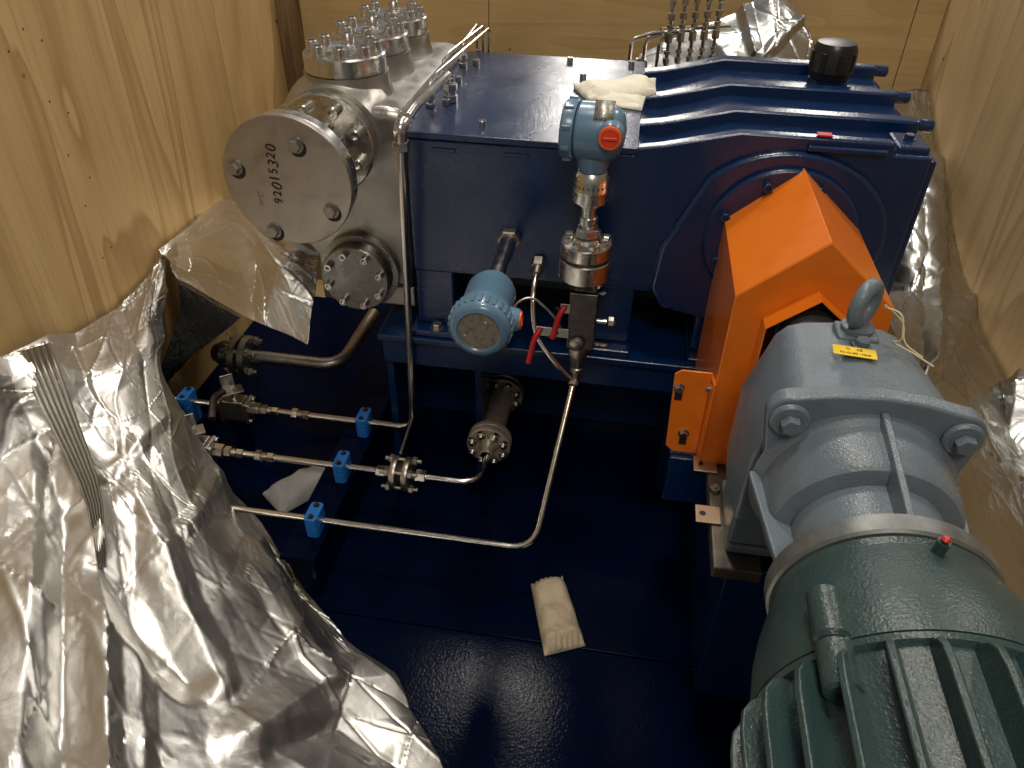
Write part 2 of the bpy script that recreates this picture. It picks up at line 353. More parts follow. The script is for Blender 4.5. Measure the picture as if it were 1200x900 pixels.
# distance piece with flat cover
MB().bx(-.462, .016, PY0-.006, PY1+.004, .906, .920).build('cover_plate', 'blue', pu, .003)
for x, y in ((-.306, 1.556), (-.178, 2.091), (-.132, 1.95), (-.04, 1.545), (-.02, 2.09), (-.425, 2.12)):
    bolt('cover_screw', 'socket', (x, y, .920), Z, .008, pu)
for x in (-.4, -.25, -.1):
    MB().bx(x, x+.05, PY0-.004, PY0, .882, .889).build('casting_mark', 'blue', pu, .001)
for x in (.10, .34, .45): bolt('cover_screw', 'socket', (x, 2.12, topz(x)-.001), Z, .008, pu, 'blue')
# feet
for a, b_ in ((-.455, -.365), (-.055, .045), (.185, .545)):
    MB().bx(a, b_, PY0+.006, PY0+.10, ZL+.018, .62).build('foot', 'blue', pu, .006)
    MB().bx(a, b_, PY1-.10, PY1-.006, ZL+.018, .62).build('foot', 'blue', pu, .006)
for a, b_ in ((-.465, -.355), (-.06, .05), (.18, .55)):
    MB().bx(a, b_, PY0-.03, PY1, ZL+.001, ZL+.017).build('foot_flange', 'blue', pu, .004)
bolt('foot_bolt', 'hexhead', (-.405, PY0-.010, ZL+.017), Z, .013, pu, 'dsteel')
MB().bx(-.455, .545, PY0+.12, PY1-.12, .52, .60).build('sump', 'dark', pu)
# bearing housing on the front face
bc = V((.315, PY0, .765))
bh = MB()
arc = [V((bc.x+.205*math.cos(a), PY0-.018, bc.z+.172*math.sin(a)+.0)) for a in [rad(k) for k in range(-40, 150, 10)]]
arc += [V((.085, PY0-.018, .72)), V((.075, PY0-.018, .62)), V((.10, PY0-.018, .575)), V((.20, PY0-.018, .555)), V((.40, PY0-.018, .575))]
bh.prism(arc, (0, .022, 0)).build('bearing_pad', 'blue', pu, .010, seg=3)
bp_ = MB().lathe((bc.x, PY0-.018, bc.z-.005), -Y, [(0, .150), (.012, .150), (.016, .145), (.016, .10), (.022, .095)], 56).build('bearing_cover', 'blue', pu, .002)
for k in range(8):
    a = rad(22+45*k); bolt('cover_bolt', 'socket', (bc.x+.125*math.cos(a), PY0-.034, bc.z-.005+.125*math.sin(a)), -Y, .0095, bp_, 'blue')
MB().bx(.33, .475, PY0-.012, PY0, .938, .950).build('casting_lip', 'blue', pu, .004)
for z in (.90, .80, .66): bolt('side_bolt', 'hexhead', (.559, 1.56, z), X, .010, pu, 'blue')
MB().bx(.560, .572, PY0+.01, PY1-.01, .61, .93).build('end_cover', 'blue', pu, .004)
# painted over casting lettering as tiny raised characters, red tag
text('STOP', .001, (.0, 1.9, .5), X, Y, 'blue', pu) if False else None
MB().bx(.345, .372, 1.503, 1.522, .9635, .967).build('red_tag', 'redcap', pu, .001)
for i, w_ in enumerate(('WARNING 5500', '4RPM OIL')):
    pass
cx, cy = .436, 1.945
bz = MB().lathe((cx, cy, .935), Z, [(0, .045), (.022, .045), (.024, .04)], 32).build('filler_neck', 'blue', pu)
cp = MB().lathe((cx, cy, .959), Z, [(0, .044), (.014, .047), (.016, .050), (.066, .048), (.076, .042), (.078, .02)], 40).build('filler_cap', 'black', pu)
for k in range(8):
    a = rad(45*k+10); R_ = Matrix.Rotation(a, 3, 'Z'); MB().box(V((cx, cy, .998))+R_ @ V((.049, 0, 0)), (.006, .012, .04), R_).build('grip_lug', 'black', cp, .0015)
# lifting/raised casting text pads on ribs
for k in range(6): MB().bx(.39+.018*k, .402+.018*k, 1.70, 1.722, .9365, .9405).build('casting_mark', 'blue', pu, .001)

# fluid end
FX = -.612
FY = [1.625, 1.80, 1.975]
fb = MB()
# profile in X-Z extruded along Y
pr = [(-.463, .53), (-.463, .93), (-.475, .945), (-.50, .952), (-.70, .952), (-.745, .93), (-.775, .885), (-.775, .70), (-.70, .60), (-.70, .53)]
fb.prism([(x, 1.525, z) for x, z in pr], (0, .58, 0)).build('fluid_end_block', 'cast', pu, .022, seg=4)
for y in FY:
    MB().lathe((FX, y, .93), Z, [(0, .120), (.008, .112), (.022, .098), (.045, .090), (.068, .089)], 40).build('valve_turret', 'cast', pu)
    vc = MB().lathe((FX, y, .9985), Z, [(0, .084), (.002, .086), (.034, .086), (.037, .083), (.037, .030), (.034, .024)], 44).build('valve_cover', 'steel', pu)
    for k in range(8):
        a = rad(45*k+12); bolt('cap_screw', 'socket', (FX+.066*math.cos(a), y+.066*math.sin(a), 1.0355), Z, .0125, vc)
MB().lathe((-.622, 1.59, .875), -Y, [(0, .135), (.02, .130), (.045, .119), (.066, .112)], 44).build('nozzle_boss', 'cast', pu)
# lower suction cover
scv = MB().lathe((-.588, 1.524, .578), -Y, [(0, .092), (.018, .092), (.020, .080), (.052, .080), (.055, .077), (.055, .05)], 48).build('suction_cover', 'scover', pu)
for k in range(8):
    a = rad(45*k+16); bolt('cap_screw', 'socket', (-.588+.064*math.cos(a), 1.469, .578+.064*math.sin(a)), -Y, .0085, scv)
MB().bx(-.70, -.468, 1.54, 2.09, .475, .531).build('lower_block', 'cast', pu, .006)

# blank flange
bf = thing('blank_flange', 'round steel flange with four hex bolts closed by a blank plate with handwritten number', 'flange', (-.632, 1.3, .75))
A = V((-.629, 1.523, .877))
mf = MB().lathe(A, -Y, [(0, .105), (.024, .105), (.027, .102), (.027, .05), (.045, .045)], 48).build('mounting_flange', 'steel', bf)
for k in range(8):
    a = rad(45*k+22); bolt('cap_screw', 'socket', A+V((.080*math.cos(a), -.027, .080*math.sin(a))), -Y, .0125, mf)
MB().lathe(A+V((0, -.03, 0)), -Y, [(0, .048), (.025, .041), (.115, .041), (.15, .055), (.165, .058)], 36).build('neck', 'steel', bf)
MB().lathe((-.632, 1.345, .874), -Y, [(0, .121), (.002, .1245), (.024, .1245), (.026, .122)], 64).build('weld_neck_flange', 'steel', bf)
bpl = MB().lathe((-.632, 1.317, .874), -Y, [(0, .125), (.001, .1265), (.013, .1265), (.0145, .125)], 72).build('blank_plate', 'plate', bf)
for px, py in ((345, 171), (274, 197), (387, 248), (320, 271)):
    q = at(px, py, Y=1.298); bolt('hex_bolt', 'hexhead', (q.x, 1.3025, q.z), -Y, .0125, bpl, 'dsteel', rot=px)
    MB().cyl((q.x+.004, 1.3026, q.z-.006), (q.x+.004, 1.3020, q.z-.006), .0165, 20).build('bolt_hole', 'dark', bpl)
tq = at(322, 206, Y=1.3015)
for i, ch in enumerate('92015320'):
    e1 = V((random.uniform(-.18, .12), 0, 1)).normalized(); e2 = V((-1, 0, e1.x))
    text(ch, .027*random.uniform(.85, 1.15), tq+V((random.uniform(-.0025, .0025), 0, (i-3.5)*.0148)), e1, e2, 'ink', bpl, 'handwriting', shear=.2)
tq = at(306, 234, Y=1.3015); text("W 2\"", .014, tq, V((.02, 0, 1)), V((-1, 0, .02)), 'dsteel', bpl, 'handwriting', shear=.2)

# ------------------------------------------------------------------ coupling guard
gd = thing('coupling_guard', 'bright orange folded sheet coupling guard shaped like a little gabled house', 'guard', (.329, 1.32, .43))
GX, gy0, gy1 = .329, 1.163, 1.478
def pent(hw, zs, za, zb, y): return [V((GX-hw, y, zb)), V((GX-hw, y, zs)), V((GX, y, za)), V((GX+hw, y, zs)), V((GX+hw, y, zb))]
O0, O1 = pent(.127, .800, .910, .425, gy0), pent(.127, .800, .910, .425, gy1)
sh = MB().strip(O0, O1, False).build('guard_shell', 'orange', gd, solid=.003, flat=True, bevel=.003, seg=3)
I0 = pent(.075, .766, .826, .425, gy0)
g2 = MB().strip(O0, I0, False).build('front_plate', 'orange', gd, solid=.003, flat=True, bevel=.003, seg=3)
I1 = pent(.075, .766, .826, .425, gy0-.04)
MB().strip(I0, I1, False).build('front_collar', 'orange', gd, solid=.003, flat=True, bevel=.003, seg=3)
MB().add(O1+[V((GX, gy1, .425))], [[0, 1, 2, 5], [5, 2, 3, 4]]).build('back_plate', 'orange', gd, solid=.003, flat=True, bevel=.003, seg=3)
br = MB()
poly = [(.128, .612), (.140, .622), (.196, .622), (.196, .425), (.150, .425), (.135, .437)]
bk = MB().prism([(x, 1.185, z) for x, z in poly], (0, .004, 0)).build('mounting_bracket', 'orange', gd, .001)
MB().prism([(.1965, 1.150, .622), (.1965, 1.215, .60), (.1965, 1.215, .425), (.1965, 1.150, .425)], (.004, 0, 0)).build('bracket_leaf', 'orange', gd, .001)
for (px, py) in ((796, 455), (801, 508)):
    q = at(px, py, Y=1.184); bolt('bracket_bolt', 'hexhead', (q.x, 1.1848, q.z), -Y, .0085, bk, 'bolt')
    MB().bx(q.x-.006, q.x+.008, 1.1835, 1.1848, q.z-.028, q.z-.006).build('slot', 'dark', bk)
bolt('bracket_bolt', 'hexhead', (.1965, 1.19, .585), -X, .008, bk, 'dsteel')

# ------------------------------------------------------------------ gear unit
AX, AZ = .329, .752
gu = thing('gear_unit', 'grey cast gear reducer with eyebolt and yellow sticker between orange guard and green motor', 'gearbox', (AX, .95, .42))
def sect(y, ht, wt, wm, zb, zmid, cr):   # rounded housing section
    pts = [(-wm, zb), (-wm, zmid), (-wt-.012, ht-.022), (-wt, ht-.008), (-wt+.02, ht), (0, ht+cr), (wt-.02, ht), (wt, ht-.008), (wt+.012, ht-.022), (wm, zmid), (wm, zb)]
    return [V((AX+x, y, z)) for x, z in pts]
S = [sect(1.015, .835, .066, .108, .60, .73, .004), sect(1.0, .860, .074, .116, .60, .735, .006), sect(.93, .872, .080, .122, .60, .74, .008), sect(.80, .880, .092, .126, .64, .76, .010)]
MB().bx(AX-.092, AX+.125, .937, 1.06, .446, .64).build('housing_foot', 'grey', gu, .008)
MB().lathe((AX, 1.016, AZ), Y, [(0, .066), (.02, .062), (.03, .05), (.13, .05), (.132, .055), (.20, .055)], 40).build('output_shaft', 'dark', gu)
hb = MB(); n = len(S[0]); vsx = [p for s_ in S for p in s_]
hb.add(vsx, [list(range(n)), [3*n+i for i in range(n)][::-1]]+[[j*n+i, j*n+(i+1) % n, (j+1)*n+(i+1) % n, (j+1)*n+i] for j in range(3) for i in range(n)])
hs = hb.build('housing', 'grey', gu, .010, seg=3, angle=40)
MB().bx(AX-.090, AX+.125, .935, 1.10, .4245, .445).build('foot_plate', 'grey', gu, .006)
# flange plate: rounded square with crowned top
fp = []
for q, (cx_, cz_) in enumerate(((.098, .105), (-.098, .105), (-.066, -.08), (.066, -.08))):
    for k in range(6):
        a = rad(90*q+18*k); fp.append((AX+cx_+.030*math.cos(a), AZ+cz_+.030*math.sin(a)))
    if q == 0: fp += [(AX+.05, AZ+.145), (AX, AZ+.149), (AX-.05, AZ+.145)]
MB().prism([(x, .772, z) for x, z in fp], (0, .026, 0)).build('flange_plate', 'grey', gu, .005, seg=3)
for x, z in ((-.100, .104), (.100, .104)):
    bs = MB().cyl((AX+x, .773, AZ+z), (AX+x, .764, AZ+z), .024, 24, .003).build('bolt_pad', 'grey', gu)
    bolt('flange_bolt', 'hexhead', (AX+x, .764, AZ+z), -Y, .0125, bs, 'grey', rot=.3)
# raised triangular webs in flange corners
MB().lathe((AX, .775, AZ), -Y, [(0, .126), (.008, .122), (.016, .117), (.075, .113), (.084, .108), (.088, .098), (.089, .090), (.170, .086)], 56).build('lantern', 'grey', gu, angle=28)
for k, a in enumerate((88, 176, 4, 235, 305)):
    a = rad(a); d = V((math.cos(a), 0, math.sin(a))); n_ = d.cross(Y)*.0045
    pts = [V((AX, y, AZ))+d*r for y, r in ((.772, .06), (.772, .130), (.765, .131), (.617, .112), (.612, .06))]
    MB().prism([p-n_ for p in pts], n_*2).build('rib', 'grey', gu, .0025)
MB().lathe((AX, .6135, AZ), -Y, [(0, .117), (.003, .122), (.024, .122), (.027, .119)], 72).build('adapter_ring', 'ring', gu)
# eyebolt
e0 = V((AX+.006, .955, .881))
eb = MB().box(e0-V((0, 0, .006)), (.055, .045, .014)).build('eyebolt_pad', 'grey', gu, .005)
ey = MB().lathe(e0, Z, [(0, .022), (.008, .022), (.012, .014), (.018, .012)], 24).torus(e0+V((0, .0, .042)), V((.72, -.55, .0)), .026, .0105).build('eyebolt', 'grey', gu)
bolt('plug', 'hexhead', (AX+.004, .912, .884), Z, .010, gu, 'grey')
yl = at(1001, 414, Z=.887); ym = Matrix.Rotation(rad(-6), 3, 'Z')
yb_ = MB().box((yl.x, yl.y, .8892), (.054, .022, .0008), ym).build('label', 'yellow', gu)
text('\u25cb    CE', .0065, V((yl.x, yl.y+.0045, .8899)), ym @ X, ym @ Y, 'ink', yb_)
text('OIL FILLED - READ', .0048, V((yl.x, yl.y-.005, .8899)), ym @ X, ym @ Y, 'ink', yb_)
ts = MB().tube([e0+V((.022, -.01, .045)), e0+V((.04, -.03, .05)), e0+V((.045, -.045, .015)), e0+V((.035, -.03, .006)), e0+V((.06, -.045, .002)), e0+V((.088, -.06, -.008))], .0012, .02, 6).tube([e0+V((.02, -.012, .05)), e0+V((.05, -.02, .03)), e0+V((.05, -.035, .008)), e0+V((.075, -.05, -.002))], .0011, .02, 6)
tag(ts.build('tag_string', 'string'), 'pale looped tag string hanging from the grey eyebolt', 'string')
# slide rails
sr = thing('slide_rail', 'worn grey steel mounting rail under the left side of the grey gear unit', 'rail', (.25, 1.05, .395))
MB().bx(.217, .30, .90, 1.28, .396, .423).build('rail_bar', 'rail', sr, .004)
for y, in ((1.155,), (1.02,)):
    s_ = MB().bx(.190, .236, y-.022, y+.022, .4235, .4275).build('shim', 'shim', sr, .002)
    MB().cyl((.203, y, .4275), (.203, y, .4279), .006, 14).build('shim_hole', 'dark', s_)
bolt('rail_bolt', 'stud', (.246, 1.235, .423), Z, .010, sr, 'dsteel')
bolt('rail_bolt', 'stud', (.228, 1.085, .4232), Z, .010, sr, 'dsteel')

# ------------------------------------------------------------------ motor
mo = thing('electric_motor', 'dark green finned electric motor in the near right corner', 'motor', (AX, .35, .45))
MB().lathe((AX, .586, AZ), -Y, [(0, .1165), (.004, .119), (.012, .118), (.030, .126), (.06, .137), (.09, .145), (.120, .149), (.138, .150), (.139, .14)], 80).build('end_shield', 'green', mo, angle=25)
MB().lathe((AX, .446, AZ), -Y, [(0, .150), (.006, .149), (.010, .143), (.45, .143)], 80).build('stator_frame', 'green', mo)
NF = 26
for k in range(NF):
    a = 2*math.pi*(k+.35)/NF; d = V((math.cos(a), 0, math.sin(a))); n_ = d.cross(Y)
    if d.z < -.5: continue
    pr_ = [(.438, .138), (.438, .151), (.432, .162), (.420, .1705), (.40, .1735), (.0, .1735), (.0, .138)]
    b = MB(); A_ = [V((AX, y, AZ))+d*r-n_*(.0065 if r < .14 else .0036) for y, r in pr_]; B_ = [V((AX, y, AZ))+d*r+n_*(.0065 if r < .14 else .0036) for y, r in pr_]
    m_ = len(pr_); b.add(A_+B_, [list(range(m_)), [m_+i for i in range(m_)][::-1]]+[[i, m_+i, m_+(i+1) % m_, (i+1) % m_] for i in range(m_)])
    b.build('cooling_fin', 'green', mo, .0022, seg=3)
def lug(a, parent):
    d = V((math.cos(a), 0, math.sin(a))); c = V((AX, 0, AZ))+d*.152
    l1 = MB().cyl(c+Y*.502, c+Y*.4465, .0165, 24, .004).build('shield_lug', 'green', parent, angle=40)
    l2 = MB().cyl(c+Y*.4445, c+Y*.395, .0165, 24, .003).build('frame_lug', 'green', parent, angle=40)
    MB().cyl(c+Y*.3952, c+Y*.3945, .0055, 16).build('bolt_hole', 'dark', l2)
    MB().box(c-d*.012+Y*.43, (.03, .05, .03), Matrix.Rotation(-a, 3, 'Y')).build('lug_web', 'green', parent, .004)
lug(rad(133), mo); lug(rad(47), mo)
gp = at(1108, 633, Y=.560); d = (gp-V((AX, .56, AZ))); d.y = 0; d.normalize()
g0 = V((AX, .56, AZ))+d*.122; gn = MB().cyl(g0, g0+d*.018, .0065, 16).build('grease_nipple', 'green', mo)
MB().cyl(g0+d*.0185, g0+d*.024, .0046, 12, .002).build('nipple_cap', 'redcap', gn)
MB().bx(AX-.11, AX+.11, .10, .47, ZB+.2, AZ-.11).build('motor_foot', 'green', mo, .006)

# ------------------------------------------------------------------ upright transmitter
tx = thing('pressure_transmitter', 'upright pressure transmitter with blue painted head on a steel flange before the pump', 'transmitter', (-.062, 1.38, .68))
TX, TY = -.064, 1.38
hc = V((TX+.004, TY, .985)); ha = V((1, -.12, 0)).normalized()
hd = MB().lathe(hc-ha*.036, ha, [(0, .048), (.004, .051), (.045, .052), (.058, .050), (.070, .045), (.079, .036), (.084, .022), (.086, .004)], 40).build('head', 'tblue', tx)
cv = MB().lathe(hc-ha*.0375, -ha, [(0, .0515), (.003, .053), (.020, .053), (.024, .048), (.026, .03), (.026, .004)], 40).build('head_cover', 'tblue', tx)
u_, v_, w_ = fr(ha)
for k in range(9):
    a = 2*math.pi*k/9; MB().box(hc-ha*.049+(u_*math.cos(a)+v_*math.sin(a))*.052, (.016, .009, .009)).build('cover_lug', 'tblue', cv, .002)
cb = V((TX+.028, TY-.038, .995)); MB().lathe(cb, -Y, [(0, .026), (.012, .024), (.018, .022)], 28).build('conduit_boss', 'tblue', tx)
pg = MB().lathe(cb+V((0, -.0185, 0)), -Y, [(0, .0205), (.005, .0200), (.006, .0155), (.003, .0150)], 28).build('conduit_plug', 'plug', tx)
MB().cyl(cb+V((0, -.0215, 0)), cb+V((0, -.0235, 0)), .0145, 24).build('plug_face', 'plugred', pg); MB().box(cb+V((0, -.0255, 0)), (.024, .004, .005)).build('plug_bar', 'plugred', pg, .001)
# name plate bent over the head
npb = MB(); rows = []
for k in range(9):
    a = rad(40+11*k); rows.append((hc.y-.0535*math.cos(a), hc.z+.0535*math.sin(a)))
A_ = [V((TX-.004, y, z)) for y, z in rows]; B_ = [V((TX+.030, y, z)) for y, z in rows]
npb.strip(A_, B_, False).build('name_plate', 'nplate', tx, solid=.001)
MB().lathe((TX, TY, .945), -Z, [(0, .034), (.016, .030), (.030, .026), (.031, .02)], 32).build('head_neck', 'tblue', tx)
sm = MB().lathe((TX, TY, .9135), -Z, [(0, .026), (.008, .0315), (.018, .0335), (.034, .034), (.036, .0345), (.038, .034), (.058, .034), (.061, .031)], 40).build('sensor_module', 'steel', tx)
for i, ch in enumerate('ROSEMOUNT'):
    a = rad(-62+15.5*i)-rad(5); d = V((math.sin(a), -math.cos(a), 0)); text(ch, .0075, V((TX, TY, .888))+d*.0343, V((math.cos(a), math.sin(a), 0)), Z, 'ink', sm, 'lettering')
MB().lathe((TX, TY, .852), -Z, [(0, .017), (.010, .017), (.012, .014), (.030, .014), (.031, .018), (.045, .018), (.047, .013), (.058, .013)], 28).hexa((TX, TY, .80), (TX, TY, .780), .024).build('stem', 'steel', tx)
f1 = MB().lathe((TX, TY, .7795), -Z, [(0, .026), (.008, .030), (.010, .049), (.012, .051), (.036, .051), (.038, .049)], 44).build('upper_flange', 'steel', tx)
MB().cyl((TX, TY, .741), (TX, TY, .735), .045, 36).build('seal_ring', 'block', tx)
f2 = MB().lathe((TX, TY, .7345), -Z, [(0, .049), (.002, .051), (.040, .051), (.043, .047), (.055, .040)], 44).build('lower_flange', 'steel', tx)
for k in range(8):
    a = rad(45*k+20); bolt('flange_bolt', 'hexhead', (TX+.040*math.cos(a), TY+.040*math.sin(a), .7695), Z, .0088, f1, rot=k)
mv = thing('valve_manifold', 'dark square valve block with two red handled levers under the upright transmitter', 'valve', (TX, TY, .43))
MB().bx(-.088, -.030, 1.355, 1.41, .528, .664).build('valve_body', 'block', mv, .003)
MB().bx(-.078, -.034, 1.36, 1.405, .665, .680).build('valve_top', 'block', mv, .002)
for k, (lz, dx, bot) in enumerate(((.628, -.110, .570), (.568, -.158, .502))):
    l_ = MB().box(((-.089+dx)/2+.005, 1.352, lz), (-.089-dx, .004, .022)).build('lever', 'dsteel', mv, .001)
    MB().cyl((-.110, 1.3498, lz), (-.110, 1.3494, lz), .005, 12).build('lever_hole', 'dark', l_)
    MB().tube([(dx+.014, 1.350, lz+.006), (dx+.004, 1.338, lz-.01), (dx-.006, 1.325, bot)], .0062, .015, 12).build('handle_grip', 'red', l_)
kb = MB().cyl((-.029, 1.375, .592), (-.008, 1.375, .592), .006, 14).lathe((-.0085, 1.375, .592), X, [(0, .008), (.004, .013), (.014, .013), (.018, .008)], 8).build('bleed_knob', 'bolt', mv)
for z, x in ((.660, -.022), (.536, -.022), (.535, -.008)): MB().lathe((x-.008, 1.372, z), X, [(0, .004), (.01, .006), (.014, .004)], 10).build('vent_screw', 'bolt', mv)
MB().lathe((-.062, 1.37, .535), -Z, [(0, .018), (.02, .022), (.035, .019), (.06, .013), (.062, .015), (.072, .015), (.074, .010), (.10, .008)], 20).build('outlet_adapter', 'dsteel', mv)
MB().lathe((-.066, 1.352, .545), -Y, [(0, .017), (.006, .015), (.010, .008)], 20).build('stem_gland', 'dsteel', mv)

# ------------------------------------------------------------------ front-facing transmitter on a stem
t2 = thing('temperature_transmitter', 'round blue transmitter head with tan face on a steel stem from the pump', 'transmitter', (-.228, 1.3, .64))
A2 = V((-.235, 1.50, .704)); dd = V((.01, -1, -.02)).normalized()
MB().cyl(A2, A2+dd*.235, .0185, 28).build('stem', 'tube', t2); MB().hexa(A2, A2+dd*.025, .026).build('stem_nut', 'dsteel', t2)
hb_ = A2+dd*.215
b2 = MB().lathe(hb_, dd, [(0, .030), (.004, .042), (.02, .048), (.085, .048), (.090, .050), (.100, .050)], 44).build('head', 'tblue', t2)
c2_ = MB().lathe(hb_+dd*.1005, dd, [(0, .052), (.003, .0545), (.014, .0545), (.016, .057), (.044, .057), (.052, .053), (.056, .047), (.057, .041), (.054, .0385), (.053, .037)], 48).build('cover', 'tblue', t2)
MB().lathe(hb_+dd*.1535, dd, [(0, .0375), (.001, .0375)], 40).build('face_plate', 'tplate', c2_)
u2, v2, w2 = fr(dd)
for k in range(28):
    a = 2*math.pi*k/28; q = hb_+dd*.130+(u2*math.cos(a)+v2*math.sin(a))*.0565
    MB().box(q, (.007, .024, .007), Matrix.Rotation(-a, 3, 'Y')).build('grip_rib', 'tblue', c2_, .0015)
for a in (60, 200):
    q = hb_+dd*.1545+(u2*math.cos(rad(a))+v2*math.sin(rad(a)))*.026; bolt('face_screw', 'hexhead', q, dd, .0022, c2_)
cb2 = hb_+dd*.085+V((.047, 0, -.012))
MB().lathe(cb2-X*.01, X, [(0, .026), (.022, .022), (.028, .020)], 24).build('conduit_boss', 'tblue', t2)
MB().lathe(cb2+X*.0182, X, [(0, .017), (.003, .017), (.004, .011), (.001, .010)], 24).build('conduit_plug', 'plug', t2)
bolt('ground_screw', 'hexhead', cb2+V((.0, -.01, -.026)), V((.5, -1, 0)), .006, t2)

# ------------------------------------------------------------------ tubing
ZT_ = .15
def nut(p, d, r, L, parent, rot=0): return MB().hexa(V(p)-V(d).normalized()*L/2, V(p)+V(d).normalized()*L/2, r, rot).build('tube_nut', 'tube', parent)
el = V((-.440, 1.42, .953)); tb = V((-.478, 1.472, ZT_))
rt1 = thing('drain_tube', 'thick bright steel tube rising past the blue pump and over its left edge', 'pipe', (-.46, 1.47, .14))
MB().tube([(-.405, 1.70, .925), (-.405, 1.70, .982), (-.430, 1.50, .972), el], .0085, .02, 16).build('upper_tube', 'tube', rt1)
ef = MB().tube([el+V((.003, .022, .004)), el, el+V((-.001, .002, -.03))], .0135, .014, 16).build('elbow_fitting', 'steel', rt1)
nut(el+V((.002, .026, .006)), (.1, 1, .1), .0155, .016, rt1); nut(el+V((-.001, .003, -.036)), (0, .06, -1), .0165, .020, rt1)
MB().tube([el+V((-.001, .003, -.02)), tb, (-.60, 1.472, ZT_), (-.93, 1.472, ZT_)], .0082, .045, 16).build('lower_tube', 'tube', rt1)
MB().hexa((-.405, 1.70, .9205), (-.405, 1.70, .937), .0165).hexa((-.405, 1.70, .946), (-.405, 1.70, .962), .0165).cyl((-.405, 1.70, .937), (-.405, 1.70, .946), .012).build('tube_fitting', 'steel', rt1)
def comp(x, y, parent):
    nut((x, y, ZT_), X, .0145, .018, parent); MB().cyl((x+.009, y, ZT_), (x+.020, y, ZT_), .0105, 16).build('tube_ferrule', 'dsteel', parent); nut((x+.031, y, ZT_), X, .0125, .018, parent, .4)
comp(-.885, 1.472, rt1)
def ball_valve(x, y, label):
    t = thing('ball_valve', label, 'valve', (x, y, .09), 'small steel ball valves on the drain tubes')
    MB().bx(x-.040, x+.020, y-.020, y+.020, .118, .180).build('valve_body', 'dsteel', t, .004)
    for xx in (x-.052, x+.020): MB().bx(xx, xx+.012, y-.024, y+.024, .112, .178).build('end_cap', 'dsteel', t, .003)
    for yy in (-.018, .018):
        for zz in (.120, .170): bolt('body_bolt', 'hexhead', (x+.032, y+yy, zz), X, .006, t, 'bolt')
    MB().hexa((x+.03, y, ZT_), (x+.060, y, ZT_), .018).build('end_nut', 'tube', t)
    MB().cyl((x-.01, y, .18), (x-.01, y, .202), .009, 16).build('stem', 'bolt', t)
    Rz = Matrix.Rotation(rad(38), 3, 'Z')
    h = MB().box((x-.012, y, .204), (.055, .036, .005), Rz).build('lever', 'dsteel', t, .001)
    MB().box(V((x-.012, y, .224))+Rz @ V((-.004, .020, 0)), (.034, .005, .040), Rz).build('lock_tab', 'dsteel', t, .002)
    MB().tube([V((x-.012, y, .207))+Rz @ V((-.02, 0, 0)), V((x-.012, y, .212))+Rz @ V((-.05, -.02, 0)), V((x-.012, y, .196))+Rz @ V((-.07, -.085, 0))], .010, .02, 10).build('handle_grip', 'block', t)
    bolt('stem_nut', 'hexhead', (x-.01, y, .2065), Z, .009, t)
    MB().tube([(x-.052, y, ZT_), (x-.25, y, ZT_)], .0082).build('outlet_tube', 'tube', t)
    MB().bx(x-.03, x+.01, y-.016, y+.016, .001, .117).build('valve_foot', 'deck', t, .003)
ball_valve(-.955, 1.472, 'rear one of two small steel ball valves, on the tube that climbs past the pump')
ball_valve(-.975, 1.300, 'front one of two small steel ball valves, half covered by the silver foil edge')
# second tube with flanged union and spool
rt2 = thing('drain_tube', 'thin bright steel tube running from front valve through bolted flanges to the flanged spool', 'pipe', (-.55, 1.30, .14))
MB().tube([(-.95, 1.30, ZT_), (-.50, 1.30, ZT_)], .0082, n=16).build('tube_run', 'tube', rt2)
comp(-.905, 1.30, rt2); comp(-.825, 1.30, rt2); comp(-.80, 1.472, rt1)
MB().tube([(-.44, 1.30, ZT_), (-.268, 1.30, ZT_), (-.268, 1.42, ZT_)], .0082, .055, 16).build('bent_tube', 'tube', rt2)
nut((-.508, 1.30, ZT_), X, .015, .03, rt2); nut((-.412, 1.30, ZT_), X, .0165, .026, rt2)
MB().tube([(-.468, 1.33, .19), (-.475, 1.46, .19)], .004).build('drain_stub', 'dsteel', rt2)
for x0 in (-.482, -.452):
    MB().lathe((x0, 1.30, ZT_), X, [(0, .042), (.002, .043), (.012, .043), (.014, .042)], 36).build('flange', 'dsteel', rt2)
MB().cyl((-.468, 1.30, ZT_), (-.452, 1.30, ZT_), .026).build('gasket', 'dark', rt2)
for k in range(4):
    a = rad(45+90*k); y, z = 1.30+.034*math.cos(a), ZT_+.034*math.sin(a)
    MB().cyl((-.505, y, z), (-.415, y, z), .0055, 12).hexa((-.494, y, z), (-.483, y, z), .011).hexa((-.437, y, z), (-.426, y, z), .011).build('stud_bolt', 'dsteel', rt2)
sp = thing('flanged_spool', 'short flanged steel spool with stud bolts standing behind the lower tube bend', 'pipe', (-.272, 1.56, .10))
SX = -.272
MB().lathe((SX, 1.40, ZT_), Y, [(0, .014), (.02, .016), (.032, .022), (.042, .030), (.05, .034), (.07, .036), (.10, .031), (.20, .031), (.225, .036), (.25, .040), (.26, .030)], 32).build('spool_body', 'spool', sp)
for y in (1.436, 1.457, 1.645, 1.667):
    MB().lathe((SX, y, ZT_), Y, [(0, .053), (.002, .056), (.014, .056), (.016, .053)], 44).build('flange', 'spool', sp)
MB().cyl((SX, 1.4525, ZT_), (SX, 1.4565, ZT_), .046).cyl((SX, 1.6615, ZT_), (SX, 1.6665, ZT_), .046).build('gasket', 'dark', sp)
for k in range(8):
    a = rad(22.5+45*k); c, s_ = .043*math.cos(a), .043*math.sin(a)
    for y in (1.435, 1.644): bolt('stud_nut', 'stud', (SX+c, y, ZT_+s_), -Y, .0118, sp, 'bolt', rot=k)
MB().hexa((SX, 1.40, ZT_), (SX, 1.43, ZT_), .0155).build('tube_nut', 'fsteel', sp)
